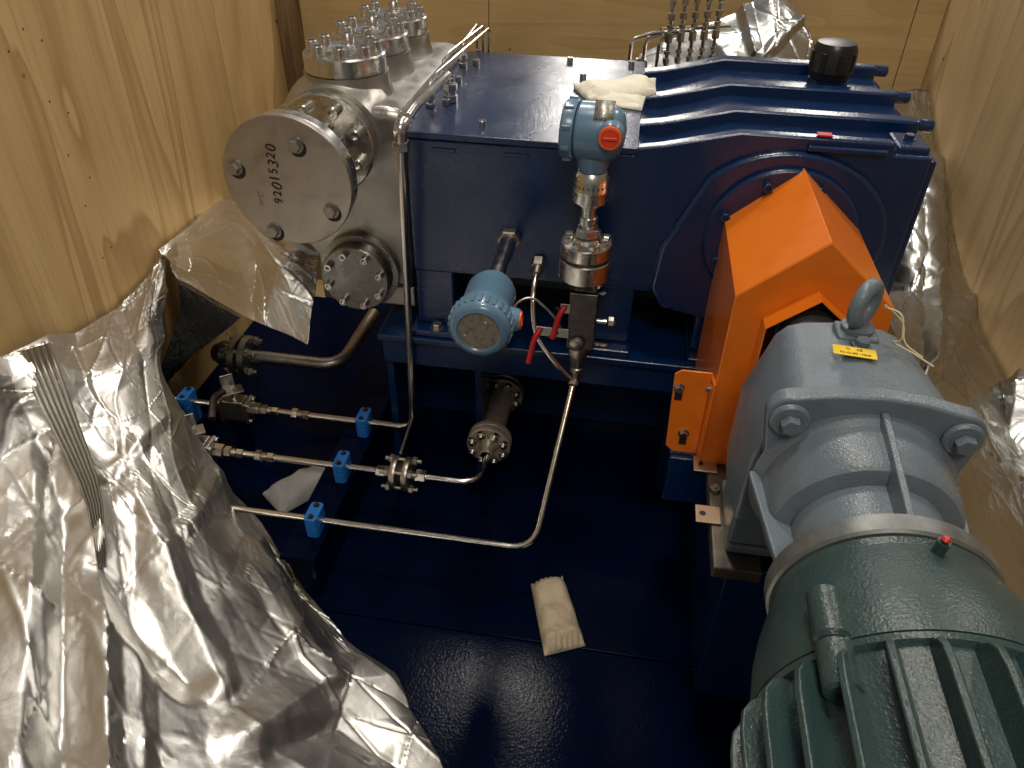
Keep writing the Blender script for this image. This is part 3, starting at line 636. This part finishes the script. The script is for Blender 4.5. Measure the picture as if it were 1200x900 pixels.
MB().tube([(SX, 1.69, ZT_), (SX+.004, 1.75, ZT_), (-.235, 1.77, .42)], .004).build('riser', 'dsteel', sp)
# third tube, bottom run up to the manifold
rt3 = thing('drain_tube', 'long thin steel tube along the deck turning up to the manifold of the upright transmitter', 'pipe', (-.5, 1.12, .14))
MB().tube([(-1.05, 1.122, ZT_), (-.112, 1.122, ZT_), (-.066, 1.372, .435)], .0072, .055, 16).build('tube_run', 'tube', rt3)
MB().lathe((-.0665, 1.362, .424), (.15, .66, .75), [(0, .010), (.004, .014), (.012, .015), (.016, .010)], 16).build('tee_fitting', 'tube', rt3)
MB().tube([(-.170, 1.487, .650), (-.172, 1.42, .62), (-.160, 1.38, .54), (-.115, 1.36, .49), (-.070, 1.366, .435)], .0062, .05, 12).build('branch_tube', 'tube', rt3)
MB().hexa((-.170, 1.499, .655), (-.170, 1.478, .647), .017).cyl((-.170, 1.48, .648), (-.1705, 1.46, .640), .011).build('branch_fitting', 'dsteel', rt3)
wire = MB().tube([(-.20, 1.335, .575), (-.205, 1.36, .62), (-.17, 1.38, .635), (-.12, 1.37, .60), (-.09, 1.36, .555)], .003, .03, 8)
tag(wire.build('thin_tube', 'dsteel'), 'very thin grey tube curling behind the red levers', 'tube')
# clamps
CL = [(-.610, 1.472, 'blue plastic tube clamp at the back end of the rail'), (-.610, 1.300, 'blue plastic tube clamp in the middle of the rail over the paper bag'), (-.612, 1.122, 'blue plastic tube clamp at the front end of the rail'), (-1.105, 1.472, 'blue plastic tube clamp standing alone in shade beside the rear valve')]
for x, y, lab in CL:
    t = thing('tube_clamp', lab, 'clamp', (x, y, .12), 'blue plastic tube clamps')
    pts = []
    for q, (cx_, cy_) in enumerate(((.006, .020), (-.006, .020), (-.006, -.020), (.006, -.020))):
        for k in range(6):
            a = rad(90*q+18*k); pts.append((x+cx_+.009*math.cos(a), y+cy_+.009*math.sin(a)))
    zb = .1205 if x > -1 else .08
    MB().prism([(a, b_, zb) for a, b_ in pts], (0, 0, ZT_-.001-zb)).build('lower_half', 'clamp', t, .001)
    MB().prism([(a, b_, ZT_+.001) for a, b_ in pts], (0, 0, .026)).build('upper_half', 'clamp', t, .002)
    for s_ in (-.018, .018): 
        MB().cyl((x, y+s_, ZT_+.0272), (x, y+s_, ZT_+.0276), .0075, 16).build('bolt_recess', 'ink', t); bolt('clamp_bolt', 'socket', (x, y+s_, ZT_+.0268), Z, .0042, t, 'block')
MB().bx(-1.13, -1.08, 1.43, 1.51, .001, .0795).build('clamp_post', 'deck', sk, .003)
# suction pipe
su = thing('suction_pipe', 'dull steel suction pipe with bolted flange low under the blank flange', 'pipe', (-.9, 1.75, .1))
MB().tube([(-1.06, 1.70, .15), (-.755, 1.70, .15), (-.742, 1.98, .16)], .019, .07, 20, 8).build('pipe_run', 'dsteel', su)
for x0 in (-1.075, -1.045):
    MB().lathe((x0, 1.70, .15), X, [(0, .058), (.002, .060), (.018, .060), (.02, .058)], 40).build('flange', 'dsteel', su)
MB().lathe((-1.14, 1.70, .15), X, [(0, .024), (.03, .04), (.064, .026)], 28).build('end_fitting', 'block', su)
for k in range(4):
    a = rad(45+90*k); y, z = 1.70+.046*math.cos(a), .15+.046*math.sin(a)
    MB().cyl((-1.10, y, z), (-1.0, y, z), .007, 12).hexa((-1.088, y, z), (-1.0755, y, z), .013).hexa((-1.0245, y, z), (-1.012, y, z), .013).build('stud_bolt', 'dsteel', su)
# lube tubes on top left
lt = thing('lube_tubes', 'three thin lubrication tubes with small fittings along the pump top left edge', 'tubing', (-.43, 1.9, .92))
for k, (x, yA, yB) in enumerate(((-.440, 1.655, 2.165), (-.452, 1.835, 2.185), (-.440, 1.99, 2.20))):
    MB().hexa((x, yA, .9203), (x, yA, .930), .011).cyl((x, yA, .93), (x, yA, .938), .007).hexa((x, yA, .938), (x, yA, .95), .0115).build('lube_fitting', 'steel', lt)
    MB().hexa((x+.03, yA+.02, .9203), (x+.03, yA+.02, .934), .009).build('lube_fitting', 'steel', lt)
    xe = -.405-.02*k
    MB().tube([(x, yA, .945), (x, yA, .968+.004*k), (x, yA+.05, .975), (xe, yB, .975), (xe, yB, .86)], .0042, .012, 10).build('lube_tube', 'tube', lt)
# lubricator rack behind
lr = thing('lubricator_rack', 'row of small steel tubes and check valves behind the pump', 'tubing', (.1, 2.45, .6))
for k in range(5):
    x = .075+.034*k; y = 2.40+.02*k
    MB().cyl((x, y, .60), (x, y, 1.06), .0055, 10).hexa((x, y, .912), (x, y, .938), .012).hexa((x, y, .946), (x, y, .960), .010).hexa((x, y, .972), (x, y, .990), .0115).hexa((x, y, 1.01), (x, y, 1.025), .010).hexa((x, y, .855), (x, y, .870), .0105).hexa((x, y, .88), (x, y, .89), .010).build('check_valve', 'fsteel', lr)
    if k < 3:
        MB().tube([(x, y, .94), (x-.035, y-.01, .94), (x-.105+.006*k, y-.04, .925-.004*k), (x-.105+.006*k, y-.04, .60)], .0055, .018, 10).build('lube_tube', 'tube', lr)
MB().cyl((.05, 2.42, .942), (.25, 2.51, .942), .006, 10).build('header', 'dsteel', lr)
MB().cyl((.005, 2.38, .60), (.005, 2.38, .865), .018, 18, .006).build('accumulator', 'black', lr)

# ------------------------------------------------------------------ sheets of foil, bags
rng = np.random.default_rng(7)
def cr_interp(P, nu, nv):
    P = np.asarray(P, float)
    def cr(P, n):
        m = P.shape[0]; Q = np.concatenate([[2*P[0]-P[1]], P, [2*P[-1]-P[-2]]]); out = []
        for k in range(n):
            t = k/(n-1)*(m-1); i = min(int(t), m-2); f = t-i; a, b, c, d = Q[i], Q[i+1], Q[i+2], Q[i+3]
            out.append(.5*((2*b)+(-a+c)*f+(2*a-5*b+4*c-d)*f*f+(-a+3*b-3*c+d)*f**3))
        return np.array(out)
    G = cr(P, nu); return np.swapaxes(cr(np.swapaxes(G, 0, 1), nv), 0, 1)
def vnoise(p, sc, seed):     # smooth pseudo noise from a sum of sines
    r = np.random.default_rng(seed); h = 0
    for _ in range(6):
        d = r.normal(size=3); d /= np.linalg.norm(d); h = h+np.sin((p@d)*sc*r.uniform(.6, 1.6)+r.uniform(0, 6.28))
    return h/6
def tri(x): return np.abs((x % 1.0)-.5)*2-.5
def crumple(p, seed, f, amp):
    r = np.random.default_rng(seed); h = 0
    wp = np.stack([vnoise(p, f*3.5, seed+k+1) for k in range(3)], -1)*(.22/f)
    q = p+wp
    for k in range(7):
        d = r.normal(size=3); d /= np.linalg.norm(d); h = h+tri((q@d)*f*r.uniform(.6, 1.5)+r.uniform())*r.uniform(.4, 1)
    return h*amp
def facet(P2, size, seed, warp=.30):     # flat facets of random height meeting in straight creases
    r = np.random.default_rng(seed); T = r.normal(size=(64, 64)); p3 = np.concatenate([P2, P2[..., :1]*0], -1)
    w = np.stack([vnoise(p3, 2.6/size, seed+k) for k in (1, 2)], -1)*warp
    q = P2/size @ np.array([[1, .35], [-.25, 1]])+w; i = np.floor(q).astype(int); f = q-i; x, y = f[..., 0], f[..., 1]
    h = lambda a, b: T[(i[..., 0]+a) % 64, (i[..., 1]+b) % 64]
    e = np.minimum(np.minimum(np.minimum(x, y), np.minimum(1-x, 1-y)), np.abs(x-y)*.7); rid = np.exp(-e*size/.0028)*(.0022/size)*np.clip(1.5*w[..., 0]/warp+.35, 0, 1)*0+np.exp(-e*size/.003)*T[i[..., 0] % 64, i[..., 1] % 64]*.004
    lo = h(0, 0)+x*(h(1, 0)-h(0, 0))+y*(h(1, 1)-h(1, 0)); hi = h(0, 0)+y*(h(0, 1)-h(0, 0))+x*(h(1, 1)-h(0, 1)); return np.where(x > y, lo, hi), rid
cam0 = np.array([0, 0, CH]); FWn, RTn, UPn = map(np.array, (fw, rt, upv))
def toimg(p):
    d = p-cam0; w = d@FWn; w = np.where(np.abs(w) < .05, .05, w); return np.stack([600+F*(d@RTn)/w, 450-F*(d@UPn)/w], -1)
def normals(G):
    a = np.gradient(G, axis=0); b = np.gradient(G, axis=1); n = np.cross(a, b); return n/(np.linalg.norm(n, axis=-1, keepdims=True)+1e-9)
def sheet(name, grid, nu, nv, m, label, cat, folds=(), c1=(2.6, .012), c2=(7, .0042), c3=(19, .0011), seed=1, flip=1, parent=None, group=None, solid=.0006, fa=1.0):
    G = cr_interp([[tuple(p) for p in r] for r in grid], nu, nv); N = normals(G)*flip
    if np.mean((cam0-G)[..., :]*N) < 0: N = -N
    q = toimg(G); h = np.zeros(G.shape[:2])
    for pts, amp, wd in folds:
        dmin = np.full(h.shape, 1e9)
        for (a, b) in zip(pts[:-1], pts[1:]):
            a = np.array(a, float); b = np.array(b, float); ab = b-a
            t = np.clip(((q-a)@ab)/(ab@ab), 0, 1); dmin = np.minimum(dmin, np.linalg.norm(q-a-t[..., None]*ab, axis=-1))
        dmin = dmin+4*vnoise(G, 60, seed+9)
        h += .55*amp*np.clip(1-dmin/wd, 0, 1)
    du = np.cumsum(np.concatenate([[0], np.linalg.norm(np.diff(G[:, nv//2], axis=0), axis=-1)])); dv = np.cumsum(np.concatenate([[0], np.linalg.norm(np.diff(G[nu//2], axis=0), axis=-1)]))
    P2 = np.stack(np.broadcast_arrays(du[:, None], dv[None]), -1)
    f1, r1 = facet(P2, .13, seed+1); f2, r2 = facet(P2, .055, seed+2); f3, r3 = facet(P2, .024, seed+3, .45); mk = np.clip(.5+1.6*vnoise(G, 7, seed+4), .1, 1.5)
    h += fa*(.0070*f1+.0022*f2*mk+.0006*f3*mk**2+.5*r1+.35*r2*mk)
    H = G+N*h[..., None]
    global LAST; LAST = (H, toimg(H))
    b = MB(); vs = [V(p) for p in H.reshape(-1, 3)]
    fs = [[i*nv+j, i*nv+j+1, (i+1)*nv+j+1, (i+1)*nv+j] for i in range(nu-1) for j in range(nv-1)]
    b.add(vs, fs); o = b.build(name, m, parent, angle=45, solid=solid)
    if not parent: tag(o, label, cat, group)
    return o
def wl_(x, y): return at(x, y, X=XL+.012)
cols = [((197, 288), (176, 452)), ((165, 335), (213, 520)), ((115, 374), (298, 604)), ((62, 400), (352, 682)), ((0, 416), (402, 738)), ((-80, 432), (456, 796)), ((-190, 590), (498, 860)), ((-250, 860), (545, 960)), ((-180, 1250), (620, 1200))]
grid = []
for (a, e) in cols:
    w = wl_(*a) if a[0] > -150 else at(*a, Z=.44); row = [w]
    for t_, z in ((.22, .415), (.45, .33), (.68, .20), (.86, .085)):
        row.append(at(a[0]+(e[0]-a[0])*t_, a[1]+(e[1]-a[1])*t_, Z=z))
    row.append(at(*e, Z=.03)); grid.append(row)
folds = [([(50, 410), (85, 500), (116, 590), (118, 760), (122, 960)], .060, 42), ([(40, 560), (30, 760), (20, 900)], .035, 45), ([(150, 560), (200, 680), (245, 770), (255, 800)], .035, 28),
         ([(120, 670), (178, 742), (228, 790)], -.055, 40), ([(280, 870), (380, 800), (470, 800)], .040, 40), ([(390, 790), (345, 730), (300, 640)], .022, 22), ([(160, 770), (165, 900)], .03, 22),
         ([(330, 620), (360, 700), (400, 760)], -.018, 25), ([(250, 560), (235, 600), (215, 620)], .015, 16), ([(190, 490), (150, 530), (110, 565)], .012, 14), ([(60, 440), (130, 440), (180, 400)], .015, 20), ([(320, 880), (400, 850), (440, 880)], -.02, 22), ([(80, 620), (70, 700), (85, 860)], -.02, 22)]
fo = sheet('foil_cover', grid, 330, 240, 'foil', 'large crumpled silver foil cover draped over the left wall foot and near deck', 'foil', folds, seed=3)
def onsheet(x, y):
    H, q = LAST; k = np.argmin(np.linalg.norm(q-np.array([x, y]), axis=-1)); return V(H.reshape(-1, 3)[k])
M['seam'] = mat('heat_sealed_foil_band', (.42, .40, .375), .95, .36, [(60, .15, .003)])
M['seamb'] = mat('brown_tape', (.46, .36, .26), .9, .30, [(60, .2, .003)])
def band(px, w0, w1, m, lift):
    P = [onsheet(*p) for p in px]; n = len(P)
    for _ in range(2): P = [P[0]]+[(P[i-1]+P[i]*2+P[i+1])/4 for i in range(1, n-1)]+[P[-1]]
    for k in range(6):
        b = MB(); A_, B_, C_ = [], [], []
        for i, p in enumerate(P):
            d = (P[min(i+1, n-1)]-P[max(i-1, 0)]).normalized(); nn = (V((0, 0, CH))-p).normalized(); s_ = d.cross(nn).normalized(); w = w0+(w1-w0)*i/(n-1)
            A_.append(p+nn*lift+s_*w*(k/6-.5)); B_.append(p+nn*(lift+.0022)+s_*w*((k+.5)/6-.5)); C_.append(p+nn*lift+s_*w*((k+1)/6-.5))
        b.strip(A_, B_, False).strip(B_, C_, False).build('seam_ridge', m, fo, solid=.0008)
band([(38, 408), (52, 440), (66, 475), (80, 510), (94, 540), (106, 565), (113, 590), (117, 625), (118, 665)], .070, .014, 'seam', .008)
# flap under the blank flange
fl = [[wl_(186, 292), wl_(225, 264), wl_(264, 234), at(320, 262, Z=.60), at(372, 275, Z=.60)],
      [at(200, 308, Z=.46), at(240, 292, Z=.50), at(282, 285, Z=.545), at(328, 315, Z=.56), at(371, 330, Z=.53)],
      [at(212, 328, Z=.43), at(250, 350, Z=.44), at(288, 371, Z=.45), at(325, 388, Z=.43), at(358, 403, Z=.42)]]
tf = sheet('foil_flap', fl, 112, 176, 'foil', 'creased silver foil flap hanging off the left wall below the blank flange', 'foil', [([(210, 290), (212, 328)], .02, 14), ([(225, 300), (280, 320), (350, 300)], .012, 20)], c1=(4, .005), seed=11)
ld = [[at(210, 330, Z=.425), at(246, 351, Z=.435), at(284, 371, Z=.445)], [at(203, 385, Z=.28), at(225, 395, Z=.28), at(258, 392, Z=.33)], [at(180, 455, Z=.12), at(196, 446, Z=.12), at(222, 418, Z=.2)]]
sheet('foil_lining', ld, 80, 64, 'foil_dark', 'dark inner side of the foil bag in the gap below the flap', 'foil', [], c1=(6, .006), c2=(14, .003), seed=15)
# right side
def xr(x, y, X_): return at(x, y, X=X_)
R1 = [[xr(1035, 120, .80), xr(1068, 102, .86), xr(1088, 106, .915)], [xr(1040, 225, .72), xr(1085, 215, .80), xr(1103, 210, .912)], [xr(1025, 330, .66), xr(1085, 320, .76), xr(1122, 330, .912)],
      [xr(1050, 400, .62), xr(1100, 410, .72), xr(1172, 440, .91)], [xr(1085, 470, .58), xr(1130, 480, .66), xr(1200, 520, .905)], [xr(1105, 560, .54), xr(1150, 570, .62), xr(1260, 640, .90)], [xr(1120, 660, .52), xr(1175, 690, .60), xr(1300, 780, .89)], [xr(1140, 770, .49), xr(1230, 820, .57), xr(1400, 930, .88)]]
sheet('foil_cover', R1, 272, 128, 'foilc', 'tall crumpled foil sheet against the right wall beside the pump end', 'foil', [([(1094, 190), (1096, 300), (1092, 430)], .05, 12), ([(1120, 300), (1135, 400), (1165, 450)], .03, 18), ([(1085, 440), (1110, 420), (1128, 360)], .03, 14)], c1=(4, .008), seed=21)
R2 = [[at(1140, 590, Z=.30), at(1160, 500, Z=.36), at(1185, 440, Z=.42), at(1260, 400, Z=.52)], [at(1150, 640, Z=.28), at(1180, 570, Z=.36), at(1215, 510, Z=.44), at(1290, 470, Z=.54)], [at(1160, 720, Z=.26), at(1210, 650, Z=.32), at(1260, 590, Z=.42), at(1330, 560, Z=.52)]]
sheet('foil_scrap', R2, 112, 112, 'foilc', 'greyish foil fold at the right edge above the green motor', 'foil', [([(1150, 580), (1185, 520), (1200, 440)], .03, 16)], c1=(4, .009), seed=25)
B1 = [[at(715, 85, Y=2.60), at(800, 40, Y=2.62), at(870, 8, Y=2.66), at(905, -25, Y=2.70), at(930, 5, Y=2.72), at(965, 75, Y=2.72)], [at(690, 120, Y=2.5), at(790, 90, Y=2.5), at(880, 60, Y=2.5), at(920, 40, Y=2.52), at(950, 60, Y=2.55), at(990, 110, Y=2.6)], [at(700, 200, Y=2.4), at(790, 200, Y=2.4), at(880, 200, Y=2.4), at(930, 200, Y=2.4), at(960, 200, Y=2.45), at(1000, 200, Y=2.5)]]
sheet('foil_cover', B1, 144, 176, 'foilc', 'foil sheet bunched against the back wall behind the pump filler cap', 'foil', [([(885, 75), (940, 20)], .03, 8), ([(870, 0), (885, 60)], .03, 10)], c1=(4, .008), seed=31)

def pouch(name, corners, th, m, label, seed, z0=None, flat=0):
    a, b, c, d = [V(p) for p in corners]; nu, nv = 36, 56; top = []; bot = []; r = np.random.default_rng(seed)
    for i in range(nu):
        for j in range(nv):
            u, v = i/(nu-1), j/(nv-1); p = a.lerp(b, u).lerp(d.lerp(c, u), v)
            bl = (1-(2*u-1)**4)**.7*min(1, min(v, 1-v)/.13)**.7 if 0 < u < 1 else 0
            g = float(vnoise(np.array([p]), 70, seed)[0])*.004+float(crumple(np.array([p]), seed, 14, .006)[0])
            top.append(p+V((0, 0, .0035+bl*th+g*(.25+bl)+(.0025*math.sin(u*46+9*v) if min(v, 1-v) < .1 else 0)+.006*(1-min(1, min(v, 1-v)/.08))*(.5+.5*math.sin(u*7+seed))))); bot.append(p)
    f = lambda o, fl: [([o+i*nv+j, o+i*nv+j+1, o+(i+1)*nv+j+1, o+(i+1)*nv+j][::fl]) for i in range(nu-1) for j in range(nv-1)]
    n = nu*nv; bd = [(i*nv, (i+1)*nv) for i in range(nu-1)]+[(i*nv+nv-1, (i+1)*nv+nv-1) for i in range(nu-1)]+[(j, j+1) for j in range(nv-1)]+[((nu-1)*nv+j, (nu-1)*nv+j+1) for j in range(nv-1)]
    b_ = MB().add(top+bot, f(0, 1)+f(n, -1)+[[p, q, n+q, n+p] for p, q in bd]); o = b_.build(name, m, angle=60); return tag(o, label, 'bag')
g_ = .001
pouch('desiccant_bag', (at(622, 686, Z=g_), at(659, 677, Z=g_), at(686, 757, Z=g_), at(638, 769, Z=g_)), .034, 'paper', 'tan paper desiccant bag lying alone on the open blue deck', 5)
pouch('desiccant_bag', (at(308, 580, Z=.02), at(330, 604, Z=.001), at(400, 565, Z=.03), at(385, 543, Z=.05)), .036, 'paperg', 'grey paper bag tucked beside the clamp rail under the middle clamp', 6)
pouch('paper_bag', (at(672, 103, Z=.921), at(690, 120, Z=.921), at(768, 112, Z=.921), at(768, 97, Z=.921)), .022, 'paperw', 'white paper bag lying flat on the pump top behind the blue transmitter', 8)
pouch('paper_bag', (at(690, 112, Z=.921), at(700, 122, Z=.921), at(752, 130, Z=.921), at(756, 117, Z=.921)), .010, 'paperw', 'loose white paper end folded in front of the white bag on the pump', 9)
st = MB().prism([at(204, 430, Z=.14), at(212, 436, Z=.14), at(244, 402, Z=.20), at(240, 396, Z=.20)], (0, 0, .004)).build('yellow_strap', 'yel'); tag(st, 'short yellow strap showing below the dark foil opening', 'strap')
for pre, grp in (('desiccant_bag', 'paper desiccant bags on the deck'), ('foil_cover', 'foil sheets along the crate walls'), ('crate_wall', 'plywood walls of the crate'), ('drain_tube', 'steel drain tubes on the skid')):
    for o in C.objects:
        if o.parent is None and o.name.split('.')[0] == pre: o['group'] = grp
